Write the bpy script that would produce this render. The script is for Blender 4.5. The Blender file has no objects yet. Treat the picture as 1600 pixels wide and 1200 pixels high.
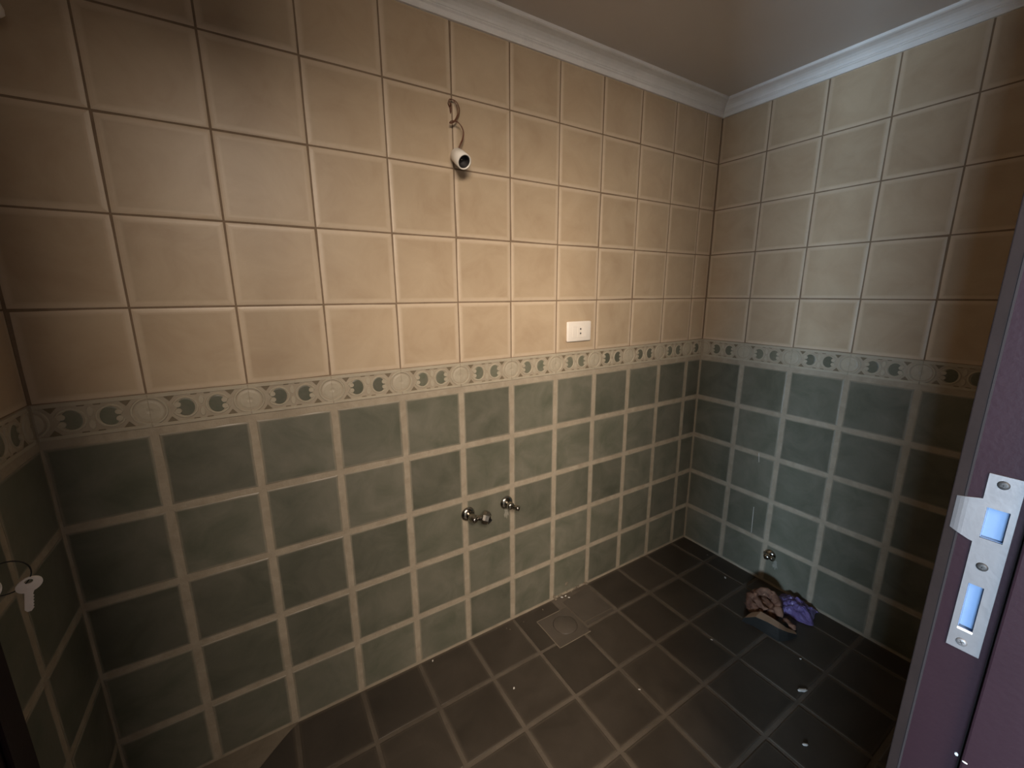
import bpy, bmesh, math, random
from mathutils import Matrix, Vector, noise

random.seed(7)
sc = bpy.context.scene
C = sc.collection

# ------------------------------------------------------------------ camera
cam_d = bpy.data.cameras.new('camera')
cam = bpy.data.objects.new('camera', cam_d)
C.objects.link(cam)
cam_d.sensor_fit = 'HORIZONTAL'
cam_d.sensor_width = 36.0
cam_d.lens = 36.0 * 648.43 / 1600.0
cam_d.clip_start = 0.01
CAM = Vector((-1.88, -1.2476, 1.3132))
_r = Vector((0.84967376, -0.52728425, -0.00508193))
_u = Vector((0.11687061, 0.17891178, 0.97689909))
_f = Vector((0.51419429, 0.83063945, -0.21364068))
cam.matrix_world = Matrix(((_r.x, _u.x, -_f.x, CAM.x), (_r.y, _u.y, -_f.y, CAM.y),
                           (_r.z, _u.z, -_f.z, CAM.z), (0, 0, 0, 1)))
sc.camera = cam

# ------------------------------------------------------------------ world and light
world = bpy.data.worlds.new('world')
sc.world = world
world.use_nodes = True
world.node_tree.nodes['Background'].inputs[0].default_value = (0.5, 0.62, 0.8, 1)
world.node_tree.nodes['Background'].inputs[1].default_value = 0.15

def area_light(name, loc, target, sx, sy, power, col, spread=180):
    d = bpy.data.lights.new(name, 'AREA')
    d.shape = 'RECTANGLE'; d.size = sx; d.size_y = sy
    d.energy = power; d.color = col; d.spread = math.radians(spread)
    o = bpy.data.objects.new(name, d); C.objects.link(o)
    o.location = loc
    o.rotation_euler = (Vector(target) - Vector(loc)).to_track_quat('-Z', 'Z').to_euler()
    return o
# warm hall light through the doorway, from two added lamps shaped for its falloff
area_light('added_hall_light', (-2.65, -2.50, 2.23), (-2.65, 0, 2.23), 0.90, 0.94, 112, (1.0, 0.84, 0.69))
area_light('added_vent_light', (-1.95, -2.50, 2.42), (-1.95, 0, 2.42), 0.38, 0.60, 38, (1.0, 0.84, 0.69))  # second warm lamp, added to keep the upper left darker
# cool sky light from the glazed balcony door at the far end of the hall
area_light('balcony_door_light', (-3.96, -2.26, 1.05), (0, -2.26, 1.05), 0.37, 2.0, 470, (0.58, 0.78, 1.0))

sc.view_settings.view_transform = 'Standard'
sc.view_settings.look = 'None'
sc.view_settings.gamma = 1.0
sc.view_settings.use_curve_mapping = False
sc.view_settings.exposure = 0.05
sc.cycles.use_denoising = True
sc.cycles.max_bounces = 8
sc.cycles.sample_clamp_indirect = 4.0

# ------------------------------------------------------------------ helpers
def link(name, me, mats, parent=None, mat4=None):
    o = bpy.data.objects.new(name, me)
    C.objects.link(o)
    if mats is not None and len(me.materials) == 0:
        for m in (mats if isinstance(mats, (list, tuple)) else [mats]):
            me.materials.append(m)
    if parent is not None:
        o.parent = parent
    if mat4 is not None:
        o.matrix_local = mat4
    return o

def tag(o, label, cat, group=None, kind=None):
    o['label'] = label; o['category'] = cat
    if group: o['group'] = group
    if kind: o['kind'] = kind
    return o

def thing(name, label, cat, loc=(0, 0, 0), group=None, rot=None):
    o = bpy.data.objects.new(name, None)
    o.empty_display_size = 0.02
    C.objects.link(o)
    o.location = loc
    if rot is not None: o.rotation_euler = rot
    return tag(o, label, cat, group)

def mesh_from(bm, smooth=False, name='m'):
    me = bpy.data.meshes.new(name)
    bmesh.ops.recalc_face_normals(bm, faces=bm.faces[:])
    bm.to_mesh(me); bm.free()
    if smooth:
        for p in me.polygons: p.use_smooth = True
    return me

def box(bm, a, b, bevel=0.0, seg=2, mi=0):
    x0, y0, z0 = a; x1, y1, z1 = b
    vs = [bm.verts.new(v) for v in ((x0,y0,z0),(x1,y0,z0),(x1,y1,z0),(x0,y1,z0),(x0,y0,z1),(x1,y0,z1),(x1,y1,z1),(x0,y1,z1))]
    fs = [bm.faces.new([vs[i] for i in q]) for q in ((0,3,2,1),(4,5,6,7),(0,1,5,4),(1,2,6,5),(2,3,7,6),(3,0,4,7))]
    for f in fs: f.material_index = mi
    if bevel:
        es = list({e for f in fs for e in f.edges})
        r = bmesh.ops.bevel(bm, geom=es, offset=bevel, segments=seg, affect='EDGES', profile=0.5)
        for f in r['faces']: f.material_index = mi
    return bm

def lathe(bm, prof, M=Matrix(), n=24, cap0=True, cap1=True, mi=0):
    """prof: list of (radius, height) revolved about local z, then moved by M"""
    rings = []
    for r, h in prof:
        rings.append([bm.verts.new(M @ Vector((r*math.cos(2*math.pi*i/n), r*math.sin(2*math.pi*i/n), h))) for i in range(n)])
    for a, b in zip(rings, rings[1:]):
        for i in range(n):
            f = bm.faces.new((a[i], a[(i+1) % n], b[(i+1) % n], b[i])); f.material_index = mi
    if cap0: bm.faces.new(rings[0][::-1]).material_index = mi
    if cap1: bm.faces.new(rings[-1]).material_index = mi

def tube(bm, pts, r, n=8, mi=0):
    pts = [Vector(p) for p in pts]
    rings = []; prev = None
    for i, p in enumerate(pts):
        t = (pts[min(i+1, len(pts)-1)] - pts[max(i-1, 0)]).normalized()
        if prev is None:
            a = Vector((0, 0, 1)) if abs(t.z) < 0.9 else Vector((1, 0, 0))
            nx = t.cross(a).normalized()
        else:
            nx = (prev - t * prev.dot(t)).normalized()
        prev = nx
        ny = t.cross(nx)
        rr = r[i] if isinstance(r, (list, tuple)) else r
        rings.append([bm.verts.new(p + nx*rr*math.cos(2*math.pi*k/n) + ny*rr*math.sin(2*math.pi*k/n)) for k in range(n)])
    for a, b in zip(rings, rings[1:]):
        for k in range(n):
            bm.faces.new((a[k], a[(k+1) % n], b[(k+1) % n], b[k])).material_index = mi
    bm.faces.new(rings[0][::-1]).material_index = mi
    bm.faces.new(rings[-1]).material_index = mi

def spline(pts, n=10):
    """Catmull-Rom through pts"""
    P = [Vector(p) for p in pts]
    P = [P[0]*2 - P[1]] + P + [P[-1]*2 - P[-2]]
    out = []
    for i in range(1, len(P) - 2):
        for k in range(n):
            t = k / n
            a, b, c, d = P[i-1], P[i], P[i+1], P[i+2]
            out.append(0.5*((2*b) + (c-a)*t + (2*a-5*b+4*c-d)*t*t + (3*b-a-3*c+d)*t**3))
    out.append(P[-2])
    return out

def frame(o, xa, ya, za):
    xa, ya, za = Vector(xa), Vector(ya), Vector(za)
    return Matrix(((xa.x, ya.x, za.x, o[0]), (xa.y, ya.y, za.y, o[1]), (xa.z, ya.z, za.z, o[2]), (0, 0, 0, 1)))

def axis_frame(o, z):
    z = Vector(z).normalized()
    a = Vector((0, 0, 1)) if abs(z.z) < 0.9 else Vector((1, 0, 0))
    x = a.cross(z).normalized()
    return frame(o, x, z.cross(x), z)

# ------------------------------------------------------------------ materials
def srgb(r, g, b):
    f = lambda c: (c/255/12.92) if c/255 <= 0.04045 else ((c/255+0.055)/1.055)**2.4
    return (f(r), f(g), f(b), 1)

def material(name, col, rough=0.5, metal=0.0, var=None, scale=8.0, detail=5.0, amount=0.5, bump=0.0, bump_scale=60.0,
             per_object=0.0, spec=0.5, trans=0.0, rough_var=0.0, edge=None):
    """Principled with cloudy noise between col and var, shifted by each object's own random number"""
    m = bpy.data.materials.new(name); m.use_nodes = True
    nt = m.node_tree; N = nt.nodes; L = nt.links
    b = N['Principled BSDF']
    b.inputs['Base Color'].default_value = col
    b.inputs['Roughness'].default_value = rough
    b.inputs['Metallic'].default_value = metal
    b.inputs['Specular IOR Level'].default_value = spec
    b.inputs['Transmission Weight'].default_value = trans
    tc = N.new('ShaderNodeTexCoord'); oi = N.new('ShaderNodeObjectInfo')
    mul = N.new('ShaderNodeVectorMath'); mul.operation = 'SCALE'; mul.inputs[0].default_value = (37.0, 53.0, 71.0)
    L.new(oi.outputs['Random'], mul.inputs['Scale'])
    add = N.new('ShaderNodeVectorMath'); add.operation = 'ADD'
    L.new(tc.outputs['Object'], add.inputs[0]); L.new(mul.outputs[0], add.inputs[1])
    if var is not None:
        no = N.new('ShaderNodeTexNoise'); no.inputs['Scale'].default_value = scale
        no.inputs['Detail'].default_value = detail; no.inputs['Roughness'].default_value = 0.6
        no.inputs['Distortion'].default_value = 0.6
        L.new(add.outputs[0], no.inputs['Vector'])
        ramp = N.new('ShaderNodeMapRange')
        ramp.inputs['From Min'].default_value = 0.5 - amount/2; ramp.inputs['From Max'].default_value = 0.5 + amount/2
        L.new(no.outputs['Fac'], ramp.inputs['Value'])
        mx = N.new('ShaderNodeMix'); mx.data_type = 'RGBA'
        mx.inputs['A'].default_value = col; mx.inputs['B'].default_value = var
        L.new(ramp.outputs[0], mx.inputs['Factor'])
        out = mx.outputs['Result']
        if per_object:
            hs = N.new('ShaderNodeHueSaturation')
            mr = N.new('ShaderNodeMapRange'); mr.inputs['To Min'].default_value = 1 - per_object; mr.inputs['To Max'].default_value = 1 + per_object
            L.new(oi.outputs['Random'], mr.inputs['Value']); L.new(mr.outputs[0], hs.inputs['Value'])
            L.new(out, hs.inputs['Color']); out = hs.outputs['Color']
        if edge is not None:                       # lighter rim: worn glaze, on beige also painted bevel light; mesh attribute 'edge'
            at = N.new('ShaderNodeAttribute'); at.attribute_name = 'edge'
            n3 = N.new('ShaderNodeTexNoise'); n3.inputs['Scale'].default_value = 55; n3.inputs['Detail'].default_value = 3
            L.new(add.outputs[0], n3.inputs['Vector'])
            ad = N.new('ShaderNodeMath'); ad.operation = 'MULTIPLY_ADD'; ad.inputs[1].default_value = 0.9; ad.inputs[2].default_value = -0.45
            L.new(n3.outputs['Fac'], ad.inputs[0])
            sm = N.new('ShaderNodeMath'); sm.operation = 'MULTIPLY'      # noise only bites where there is a rim
            L.new(ad.outputs[0], sm.inputs[0]); L.new(at.outputs['Fac'], sm.inputs[1])
            su = N.new('ShaderNodeMath'); su.operation = 'ADD'; su.use_clamp = True
            L.new(sm.outputs[0], su.inputs[0]); L.new(at.outputs['Fac'], su.inputs[1])
            me_ = N.new('ShaderNodeMix'); me_.data_type = 'RGBA'
            L.new(su.outputs[0], me_.inputs['Factor']); L.new(out, me_.inputs['A']); me_.inputs['B'].default_value = edge
            out = me_.outputs['Result']
        L.new(out, b.inputs['Base Color'])
        if rough_var:
            rr = N.new('ShaderNodeMapRange'); rr.inputs['To Min'].default_value = rough - rough_var; rr.inputs['To Max'].default_value = rough + rough_var
            L.new(no.outputs['Fac'], rr.inputs['Value']); L.new(rr.outputs[0], b.inputs['Roughness'])
    if bump:
        n2 = N.new('ShaderNodeTexNoise'); n2.inputs['Scale'].default_value = bump_scale; n2.inputs['Detail'].default_value = 4
        L.new(add.outputs[0], n2.inputs['Vector'])
        bp = N.new('ShaderNodeBump'); bp.inputs['Strength'].default_value = bump; bp.inputs['Distance'].default_value = 0.003
        L.new(n2.outputs['Fac'], bp.inputs['Height']); L.new(bp.outputs[0], b.inputs['Normal'])
    return m

M = {}
M['beige']      = material('beige_glaze', (0.52, 0.405, 0.275, 1), 0.42, var=(0.45, 0.335, 0.22, 1), scale=9, amount=0.35, bump=0.12, bump_scale=45, per_object=0.04, edge=(0.60, 0.48, 0.345, 1))  # edge: thin-glaze rim, with light on the bevel partly painted into the colour
M['green']      = material('green_glaze', (0.108, 0.112, 0.080, 1), 0.40, var=(0.190, 0.180, 0.138, 1), scale=9, amount=0.42, bump=0.18, bump_scale=40, per_object=0.15, rough_var=0.10, edge=(0.30, 0.265, 0.20, 1))
M['grout_dark'] = material('brown_grout', (0.27, 0.19, 0.125, 1), 0.9, var=(0.20, 0.138, 0.088, 1), scale=40, bump=0.2, bump_scale=200)
M['grout_light']= material('beige_grout', (0.43, 0.365, 0.275, 1), 0.85, var=(0.33, 0.275, 0.20, 1), scale=22, amount=0.4, bump=0.3, bump_scale=160)
M['listello']   = material('listello_clay', (0.42, 0.36, 0.27, 1), 0.5, var=(0.36, 0.30, 0.22, 1), scale=30, amount=0.4, bump=0.1, bump_scale=120, per_object=0.04)
M['relief']     = material('listello_relief_clay', (0.47, 0.415, 0.315, 1), 0.45, var=(0.41, 0.355, 0.265, 1), scale=40, amount=0.4, bump=0.1, bump_scale=150)
M['inlay']      = material('green_inlay_glaze', (0.115, 0.125, 0.085, 1), 0.4, var=(0.17, 0.16, 0.12, 1), scale=40, amount=0.5, per_object=0.25)
M['recess']     = material('brown_recess_glaze', (0.20, 0.155, 0.10, 1), 0.5, var=(0.15, 0.12, 0.075, 1), scale=60)
M['floor_tile'] = material('floor_tile_glaze', (0.040, 0.032, 0.0245, 1), 0.42, var=(0.062, 0.050, 0.0385, 1), scale=7, amount=0.4, bump=0.2, bump_scale=35, per_object=0.12, rough_var=0.12, edge=(0.082, 0.067, 0.051, 1))
M['floor_dusty']= material('dusty_floor_tile', (0.078, 0.064, 0.050, 1), 0.65, var=(0.098, 0.080, 0.062, 1), scale=12, amount=0.4, bump=0.2, bump_scale=35)
M['floor_grout']= material('floor_grout', (0.135, 0.110, 0.083, 1), 0.9, var=(0.088, 0.070, 0.052, 1), scale=10, amount=0.4, bump=0.3, bump_scale=150)
M['mortar']     = material('mortar', (0.23, 0.19, 0.14, 1), 0.95, var=(0.17, 0.14, 0.10, 1), scale=18, bump=0.5, bump_scale=120)
M['ceiling']    = material('ceiling_paint', (0.64, 0.585, 0.53, 1), 0.9, var=(0.60, 0.545, 0.49, 1), scale=3, amount=0.5, bump=0.05, bump_scale=80)
M['plaster']    = material('cornice_plaster', (0.86, 0.84, 0.81, 1), 0.75, var=(0.78, 0.76, 0.73, 1), scale=14, amount=0.4, bump=0.12, bump_scale=60)
M['wall_paint'] = material('hall_paint', (0.26, 0.21, 0.17, 1), 0.9, var=(0.23, 0.185, 0.15, 1), scale=2)
M['wood']       = material('dark_varnished_wood', (0.019, 0.0092, 0.0125, 1), 0.5, var=(0.0145, 0.0068, 0.0092, 1), scale=6, amount=0.5, bump=0.1, bump_scale=180, spec=0.1)
M['wood_edge']  = material('dusty_varnished_wood', (0.0155, 0.0105, 0.0095, 1), 0.7, var=(0.0115, 0.0078, 0.007, 1), scale=14, amount=0.5, bump=0.15, bump_scale=120, spec=0.08)
M['gap']        = material('dark_seam', (0.008, 0.005, 0.006, 1), 0.9)
M['steel']      = material('brushed_steel', (0.180, 0.172, 0.172, 1), 0.5, metal=0.55, var=(0.150, 0.143, 0.143, 1), scale=25, bump=0.06, bump_scale=220)
M['screw']      = material('screw_steel', (0.045, 0.043, 0.042, 1), 0.55, metal=0.5, var=(0.03, 0.029, 0.028, 1), scale=200)
M['slot']       = material('screw_slot_dark', (0.03, 0.03, 0.03, 1), 0.7)
M['box_plastic']= material('pale_blue_plastic', (0.13, 0.20, 0.32, 1), 0.35, var=(0.12, 0.185, 0.30, 1), scale=60)
M['chrome']     = material('tarnished_chrome', (0.48, 0.45, 0.40, 1), 0.22, metal=1.0, var=(0.28, 0.25, 0.20, 1), scale=60, amount=0.5, bump=0.05, bump_scale=150)
M['dark']       = material('dark_hole', (0.012, 0.010, 0.009, 1), 0.6)
M['white_pl']   = material('white_plastic', (0.86, 0.81, 0.73, 1), 0.38, var=(0.82, 0.77, 0.69, 1), scale=20)
M['socket_pl']  = material('ivory_plastic', (0.86, 0.79, 0.70, 1), 0.35, var=(0.83, 0.76, 0.67, 1), scale=20)
M['wire']       = material('brown_wire_insulation', (0.16, 0.062, 0.030, 1), 0.45, var=(0.11, 0.04, 0.02, 1), scale=80)
M['key_metal']  = material('nickel_key', (0.93, 0.83, 0.75, 1), 0.45, metal=0.0, var=(0.86, 0.76, 0.68, 1), scale=90, bump=0.05, bump_scale=300)
M['rag']        = material('brown_rag_cloth', (0.085, 0.034, 0.021, 1), 0.95, var=(0.33, 0.18, 0.115, 1), scale=24, amount=0.34, bump=0.6, bump_scale=180)
M['card']       = material('grey_cardboard', (0.040, 0.037, 0.032, 1), 0.8, var=(0.030, 0.028, 0.024, 1), scale=30, bump=0.2, bump_scale=120)
M['card_in']    = material('tan_cardboard', (0.68, 0.48, 0.32, 1), 0.85, var=(0.58, 0.40, 0.265, 1), scale=35, bump=0.2, bump_scale=120)
M['lilac']      = material('lilac_plastic_film', (0.42, 0.33, 0.68, 1), 0.35, var=(0.26, 0.19, 0.48, 1), scale=40, amount=0.4, trans=0.2)
M['chip']       = material('white_plaster_chip', (0.72, 0.70, 0.66, 1), 0.85, var=(0.6, 0.57, 0.52, 1), scale=60)
M['lime']       = material('limescale', (0.34, 0.32, 0.26, 1), 0.9, var=(0.22, 0.21, 0.17, 1), scale=60)
M['glass']      = material('window_glass', (0.8, 0.88, 0.95, 1), 0.05, trans=0.95)

# ------------------------------------------------------------------ measurements
LW = -2.2978                      # left wall
DW = -1.1634                      # inner face of the door wall
CEIL = 2.12
GREEN_Z = [0.0, 0.1942, 0.3947, 0.5952, 0.7957, 0.9962]
BEIGE_Z = [1.0876, 1.2855, 1.4834, 1.6812, 1.8791, 2.078]
COLS_B = [0.0] + [0.1097 + 0.2*i for i in range(11)] + [-LW]
COLS_R = [0.0] + [0.2102 + 0.2*i for i in range(5)] + [-DW]
COLS_L = [0.0] + [0.2140 + 0.2*i for i in range(5)] + [-DW]
ROWS_F = [0.0] + [0.1945 + 0.20135*i for i in range(5)] + [-DW]

# ------------------------------------------------------------------ the setting: shells
def shell(name, bm, mats, label, cat):
    o = link(name, mesh_from(bm, name=name), mats)
    return tag(o, label, cat, kind='structure')

REC = 0.0016
bm = bmesh.new()
box(bm, (LW-0.10, REC, -0.10), (0.10, 0.14, 1.0880), mi=0)
box(bm, (LW-0.10, REC, 1.0880), (0.10, 0.14, CEIL+0.10), mi=1)
wall_back = shell('wall_back', bm, [M['grout_light'], M['grout_dark']], 'long tiled wall, beige above and dark green below, with the hanging lamp holder', 'wall')
bm = bmesh.new()
box(bm, (REC, -1.30, -0.10), (0.14, REC, 1.0880), mi=0)
box(bm, (REC, -1.30, 1.0880), (0.14, REC, CEIL+0.10), mi=1)
wall_right = shell('wall_right', bm, [M['grout_light'], M['grout_dark']], 'short tiled wall beside the door jamb, fading into shadow at its right end', 'wall')
bm = bmesh.new()
box(bm, (LW-0.14, -1.30, -0.10), (LW-REC, REC, 1.0880), mi=0)
box(bm, (LW-0.14, -1.30, 1.0880), (LW-REC, REC, CEIL+0.10), mi=1)
wall_left = shell('wall_left', bm, [M['grout_light'], M['grout_dark']], 'dark tiled wall at the far left behind the hanging key', 'wall')
# door wall with the doorway
JL, JR, JT = -2.04, -1.302, 2.01          # faces of the door frame lining
bm = bmesh.new()
box(bm, (LW-0.14, -1.30, -0.10), (JL-0.03, DW, 2.95))
box(bm, (JR+0.03, -1.30, -0.10), (0.14, DW, 2.95))
box(bm, (JL-0.03, -1.30, JT+0.03), (JR+0.03, DW, 2.95))
wall_front = shell('wall_front', bm, [M['wall_paint']], 'wall that holds the doorway, seen only as the shadow it casts', 'wall')
bm = bmesh.new()
box(bm, (LW-0.14, -1.30, -0.12), (0.14, 0.14, -0.0022))
floor = shell('floor', bm, [M['floor_grout']], 'dark brown tiled bathroom floor with dusty joints', 'floor')
bm = bmesh.new()
box(bm, (LW-0.14, DW, CEIL), (0.14, 0.14, CEIL+0.12))
ceiling = shell('ceiling', bm, [M['ceiling']], 'plain dim brownish painted ceiling', 'ceiling')

# hall behind the camera (the light comes from there)
HX0, HX1, HY = -4.05, 0.6, -2.55
bm = bmesh.new(); box(bm, (HX0-0.1, HY-0.1, -0.12), (HX1+0.1, -1.30, -0.0))
shell('floor_hall', bm, [M['floor_dusty']], 'floor of the hall outside the doorway', 'floor')
bm = bmesh.new(); box(bm, (HX0-0.1, HY-0.1, 2.9), (HX1+0.1, -1.30, 3.0))
shell('ceiling_hall', bm, [M['wall_paint']], 'ceiling of the hall outside the doorway', 'ceiling')
bm = bmesh.new()
box(bm, (HX0-0.1, HY-0.1, 0), (-3.13, HY, 2.9)); box(bm, (-1.65, HY-0.1, 0), (HX1+0.1, HY, 2.9))
box(bm, (-3.13, HY-0.1, 0), (-2.17, HY, 1.74)); box(bm, (-3.13, HY-0.1, 2.73), (-2.17, HY, 2.9))
box(bm, (-2.15, HY-0.1, 0), (-1.65, HY, 2.09)); box(bm, (-2.15, HY-0.1, 2.80), (-1.65, HY, 2.9)); box(bm, (-2.17, HY-0.1, 0), (-2.15, HY, 2.9))
shell('wall_hall_back', bm, [M['wall_paint']], 'hall wall with two added high openings for the warm light, behind the camera', 'wall')
bm = bmesh.new()
box(bm, (HX0-0.1, HY, 0), (HX0, -2.46, 2.9)); box(bm, (HX0-0.1, -2.06, 0), (HX0, -1.30, 2.9)); box(bm, (HX0-0.1, -2.46, 2.12), (HX0, -2.06, 2.9))
shell('wall_hall_left', bm, [M['wall_paint']], 'end wall of the hall with a glazed balcony door', 'wall')
bm = bmesh.new(); box(bm, (HX1, HY, 0), (HX1+0.1, -1.30, 2.9))
shell('wall_hall_right', bm, [M['wall_paint']], 'closed end wall of the hall', 'wall')
bm = bmesh.new(); box(bm, (HX0-0.1, -1.30, 0), (LW-0.14, -1.20, 2.9)); 
shell('wall_hall_front', bm, [M['wall_paint']], 'hall wall to the left of the bathroom', 'wall')
bm = bmesh.new(); box(bm, (0.14, -1.30, 0), (HX1+0.1, -1.20, 2.9))
shell('wall_hall_corner', bm, [M['wall_paint']], 'hall wall to the right of the bathroom', 'wall')
def window(name, label, a, b, axis):
    """thin frame with one glass pane; a, b opposite corners of the opening"""
    bm = bmesh.new(); t = 0.05
    if axis == 'y':
        y0, y1 = a[1], b[1]
        for p, q in (((a[0], y0, a[2]), (b[0], y1, a[2]+t)), ((a[0], y0, b[2]-t), (b[0], y1, b[2])), ((a[0], y0, a[2]), (a[0]+t, y1, b[2])), ((b[0]-t, y0, a[2]), (b[0], y1, b[2]))): box(bm, p, q)
    else:
        x0, x1 = a[0], b[0]
        for p, q in (((x0, a[1], a[2]), (x1, b[1], a[2]+t)), ((x0, a[1], b[2]-t), (x1, b[1], b[2])), ((x0, a[1], a[2]), (x1, a[1]+t, b[2])), ((x0, b[1]-t, a[2]), (x1, b[1], b[2]))): box(bm, p, q)
    w = shell(name, bm, [M['plaster']], label, 'window')
    bm = bmesh.new()
    if axis == 'y': box(bm, (a[0]+t, (y0+y1)/2-0.003, a[2]+t), (b[0]-t, (y0+y1)/2+0.003, b[2]-t))
    else: box(bm, ((x0+x1)/2-0.003, a[1]+t, a[2]+t), ((x0+x1)/2+0.003, b[1]-t, b[2]-t))
    link('pane', mesh_from(bm), M['glass'], w)
window('added_window_1', 'added high opening for the warm hall light, behind the camera', (-3.13, HY-0.09, 1.74), (-2.17, HY-0.04, 2.73), 'y')  # invented opening around the warm lamp, sized to shape its falloff
window('added_window_3', 'added small opening that shapes the warm light, high behind the camera', (-2.15, HY-0.09, 2.09), (-1.65, HY-0.04, 2.80), 'y')  # invented opening, added to split the warm light over the long wall
window('window_2', 'glazed balcony door at the end of the hall', (HX0-0.09, -2.46, 0.0), (HX0-0.04, -2.06, 2.12), 'x')

# ------------------------------------------------------------------ tiles
def tile_mesh(w, h, bev, soft, drop, thick, wob, seed, segs):
    """cushion-edged tile in its own plane: x right, y up, z outwards, top face at z = 0.
    The point attribute 'edge' is 1 along the lighter rim and 0 inside the glazed face."""
    rnd = random.Random(seed)
    bm = bmesh.new()
    lay_ = bm.verts.layers.float.new('edge')
    def ring(ix, jit, z, e):
        cw, ch = max(w/2 - ix, 0.001), max(h/2 - ix, 0.001)
        cs = [(-cw, -ch), (cw, -ch), (cw, ch), (-cw, ch)]
        vs = []
        for k in range(4):
            a, b = cs[k], cs[(k+1) % 4]
            nx, ny = -(b[1]-a[1]), (b[0]-a[0]); l = math.hypot(nx, ny); nx /= l; ny /= l
            for q in range(segs):
                t = q / segs
                jv = rnd.uniform(-jit, jit) if jit else 0
                jx, jy = (nx*jv, ny*jv) if q else (-jv*math.copysign(1, a[0])*.7, -jv*math.copysign(1, a[1])*.7)
                v = bm.verts.new((a[0]+(b[0]-a[0])*t + jx, a[1]+(b[1]-a[1])*t + jy, z))
                v[lay_] = e
                vs.append(v)
        return vs
    rings = [ring(0, 0, -thick, 1), ring(0, wob, -drop, 1), ring(bev*0.45, wob*0.6, -drop*0.35, 1), ring(bev, wob*0.6, 0, 0.75), ring(bev+soft, wob*0.6, 0, 0)]
    n = len(rings[0])
    for a, b in zip(rings, rings[1:]):
        for q in range(n): bm.faces.new((a[q], a[(q+1) % n], b[(q+1) % n], b[q]))
    bm.faces.new(rings[-1])
    return mesh_from(bm, name='tile')

_tile_cache = {}
def get_tile(kind, w, h):
    v = random.randrange(5)
    key = (kind, round(w, 4), round(h, 4), v)
    if key not in _tile_cache:
        sd = int(w*7919 + h*104729) + v*31
        if kind == 'beige':   me = tile_mesh(w, h, 0.0085, 0.0065, 0.0012, 0.006, 0.0005, sd, 2)
        elif kind == 'green': me = tile_mesh(w, h, 0.0028, 0.0040, 0.0014, 0.006, 0.0013, sd, 4)
        else:                 me = tile_mesh(w, h, 0.0030, 0.0060, 0.0012, 0.006, 0.0010, sd, 3)
        me.materials.append(M['floor_tile'] if kind == 'floor' else M[kind])
        _tile_cache[key] = me
    return _tile_cache[key]

def frame_for(side, u, v):
    if side == 'B': return frame((-u, 0, v), (1, 0, 0), (0, 0, 1), (0, -1, 0))
    if side == 'R': return frame((0, -u, v), (0, -1, 0), (0, 0, 1), (-1, 0, 0))
    if side == 'L': return frame((LW, -u, v), (0, 1, 0), (0, 0, 1), (1, 0, 0))
    return frame((-u, -v, 0), (1, 0, 0), (0, 1, 0), (0, 0, 1))

def lay(side, kind, name, cols, rows, parent, joint, skip=(), u_max=99):
    for i in range(len(cols)-1):
        for j in range(len(rows)-1):
            if (i, j) in skip or cols[i] > u_max: continue
            a, b = cols[i], cols[i+1]; c, d = rows[j], rows[j+1]
            ga = joint/2 if i else 0.0035; gb = joint/2 if i < len(cols)-2 else 0.0035
            gc = joint/2 if (j or side != 'F') else 0.0045
            gd = joint/2
            w, h = (b-gb)-(a+ga), (d-gd)-(c+gc)
            if w < 0.012: continue
            Mx = frame_for(side, (a+ga+b-gb)/2, (c+gc+d-gd)/2)
            tilt = Matrix.Rotation(random.uniform(-1, 1)*0.0045, 4, 'X') @ Matrix.Rotation(random.uniform(-1, 1)*0.0045, 4, 'Y')
            off = Matrix.Translation((0, 0, random.uniform(-0.0003, 0.0003)))
            link(name, get_tile(kind, w, h), None, parent, Mx @ tilt @ off)

for side, cols, par in (('B', COLS_B, wall_back), ('R', COLS_R, wall_right), ('L', COLS_L, wall_left)):
    lay(side, 'green', 'green_tile', cols, GREEN_Z, par, 0.0175)
    lay(side, 'beige', 'beige_tile', cols, BEIGE_Z, par, 0.0046)

# ---- ornamental border tiles (listello)
LH = 0.0800; LZ = 1.0866 - LH/2
def arc_band(bm, cx, cy, r0, r1, a0, a1, z0, z1, n=12):
    full = abs(a1-a0) >= 2*math.pi - 1e-4
    rows_ = []
    for i in range(n+1):
        a = a0 + (a1-a0)*i/n; c, s = math.cos(a), math.sin(a)
        rm = (r0+r1)/2
        rows_.append([bm.verts.new((cx+r*c, cy+r*s, z)) for r, z in ((r0, z0), (r0+(r1-r0)*.25, z1), (r0+(r1-r0)*.75, z1), (r1, z0))])
    for a, b in zip(rows_, rows_[1:]):
        for k in range(3): bm.faces.new((a[k], b[k], b[k+1], a[k+1]))
    if not full:
        bm.faces.new(rows_[0]); bm.faces.new(rows_[-1][::-1])

def disc(bm, cx, cy, rx, ry, z0, z1, n=16):
    lo = [bm.verts.new((cx+rx*math.cos(2*math.pi*i/n), cy+ry*math.sin(2*math.pi*i/n), z0)) for i in range(n)]
    hi = [bm.verts.new((cx+rx*.86*math.cos(2*math.pi*i/n), cy+ry*.86*math.sin(2*math.pi*i/n), z1)) for i in range(n)]
    for i in range(n): bm.faces.new((lo[i], lo[(i+1) % n], hi[(i+1) % n], hi[i]))
    bm.faces.new(hi)

def prism(bm, pts, z0, z1):
    lo = [bm.verts.new((x, y, z0)) for x, y in pts]; hi = [bm.verts.new((x, y, z1)) for x, y in pts]
    n = len(pts)
    for i in range(n): bm.faces.new((lo[i], lo[(i+1) % n], hi[(i+1) % n], hi[i]))
    bm.faces.new(hi)

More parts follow.
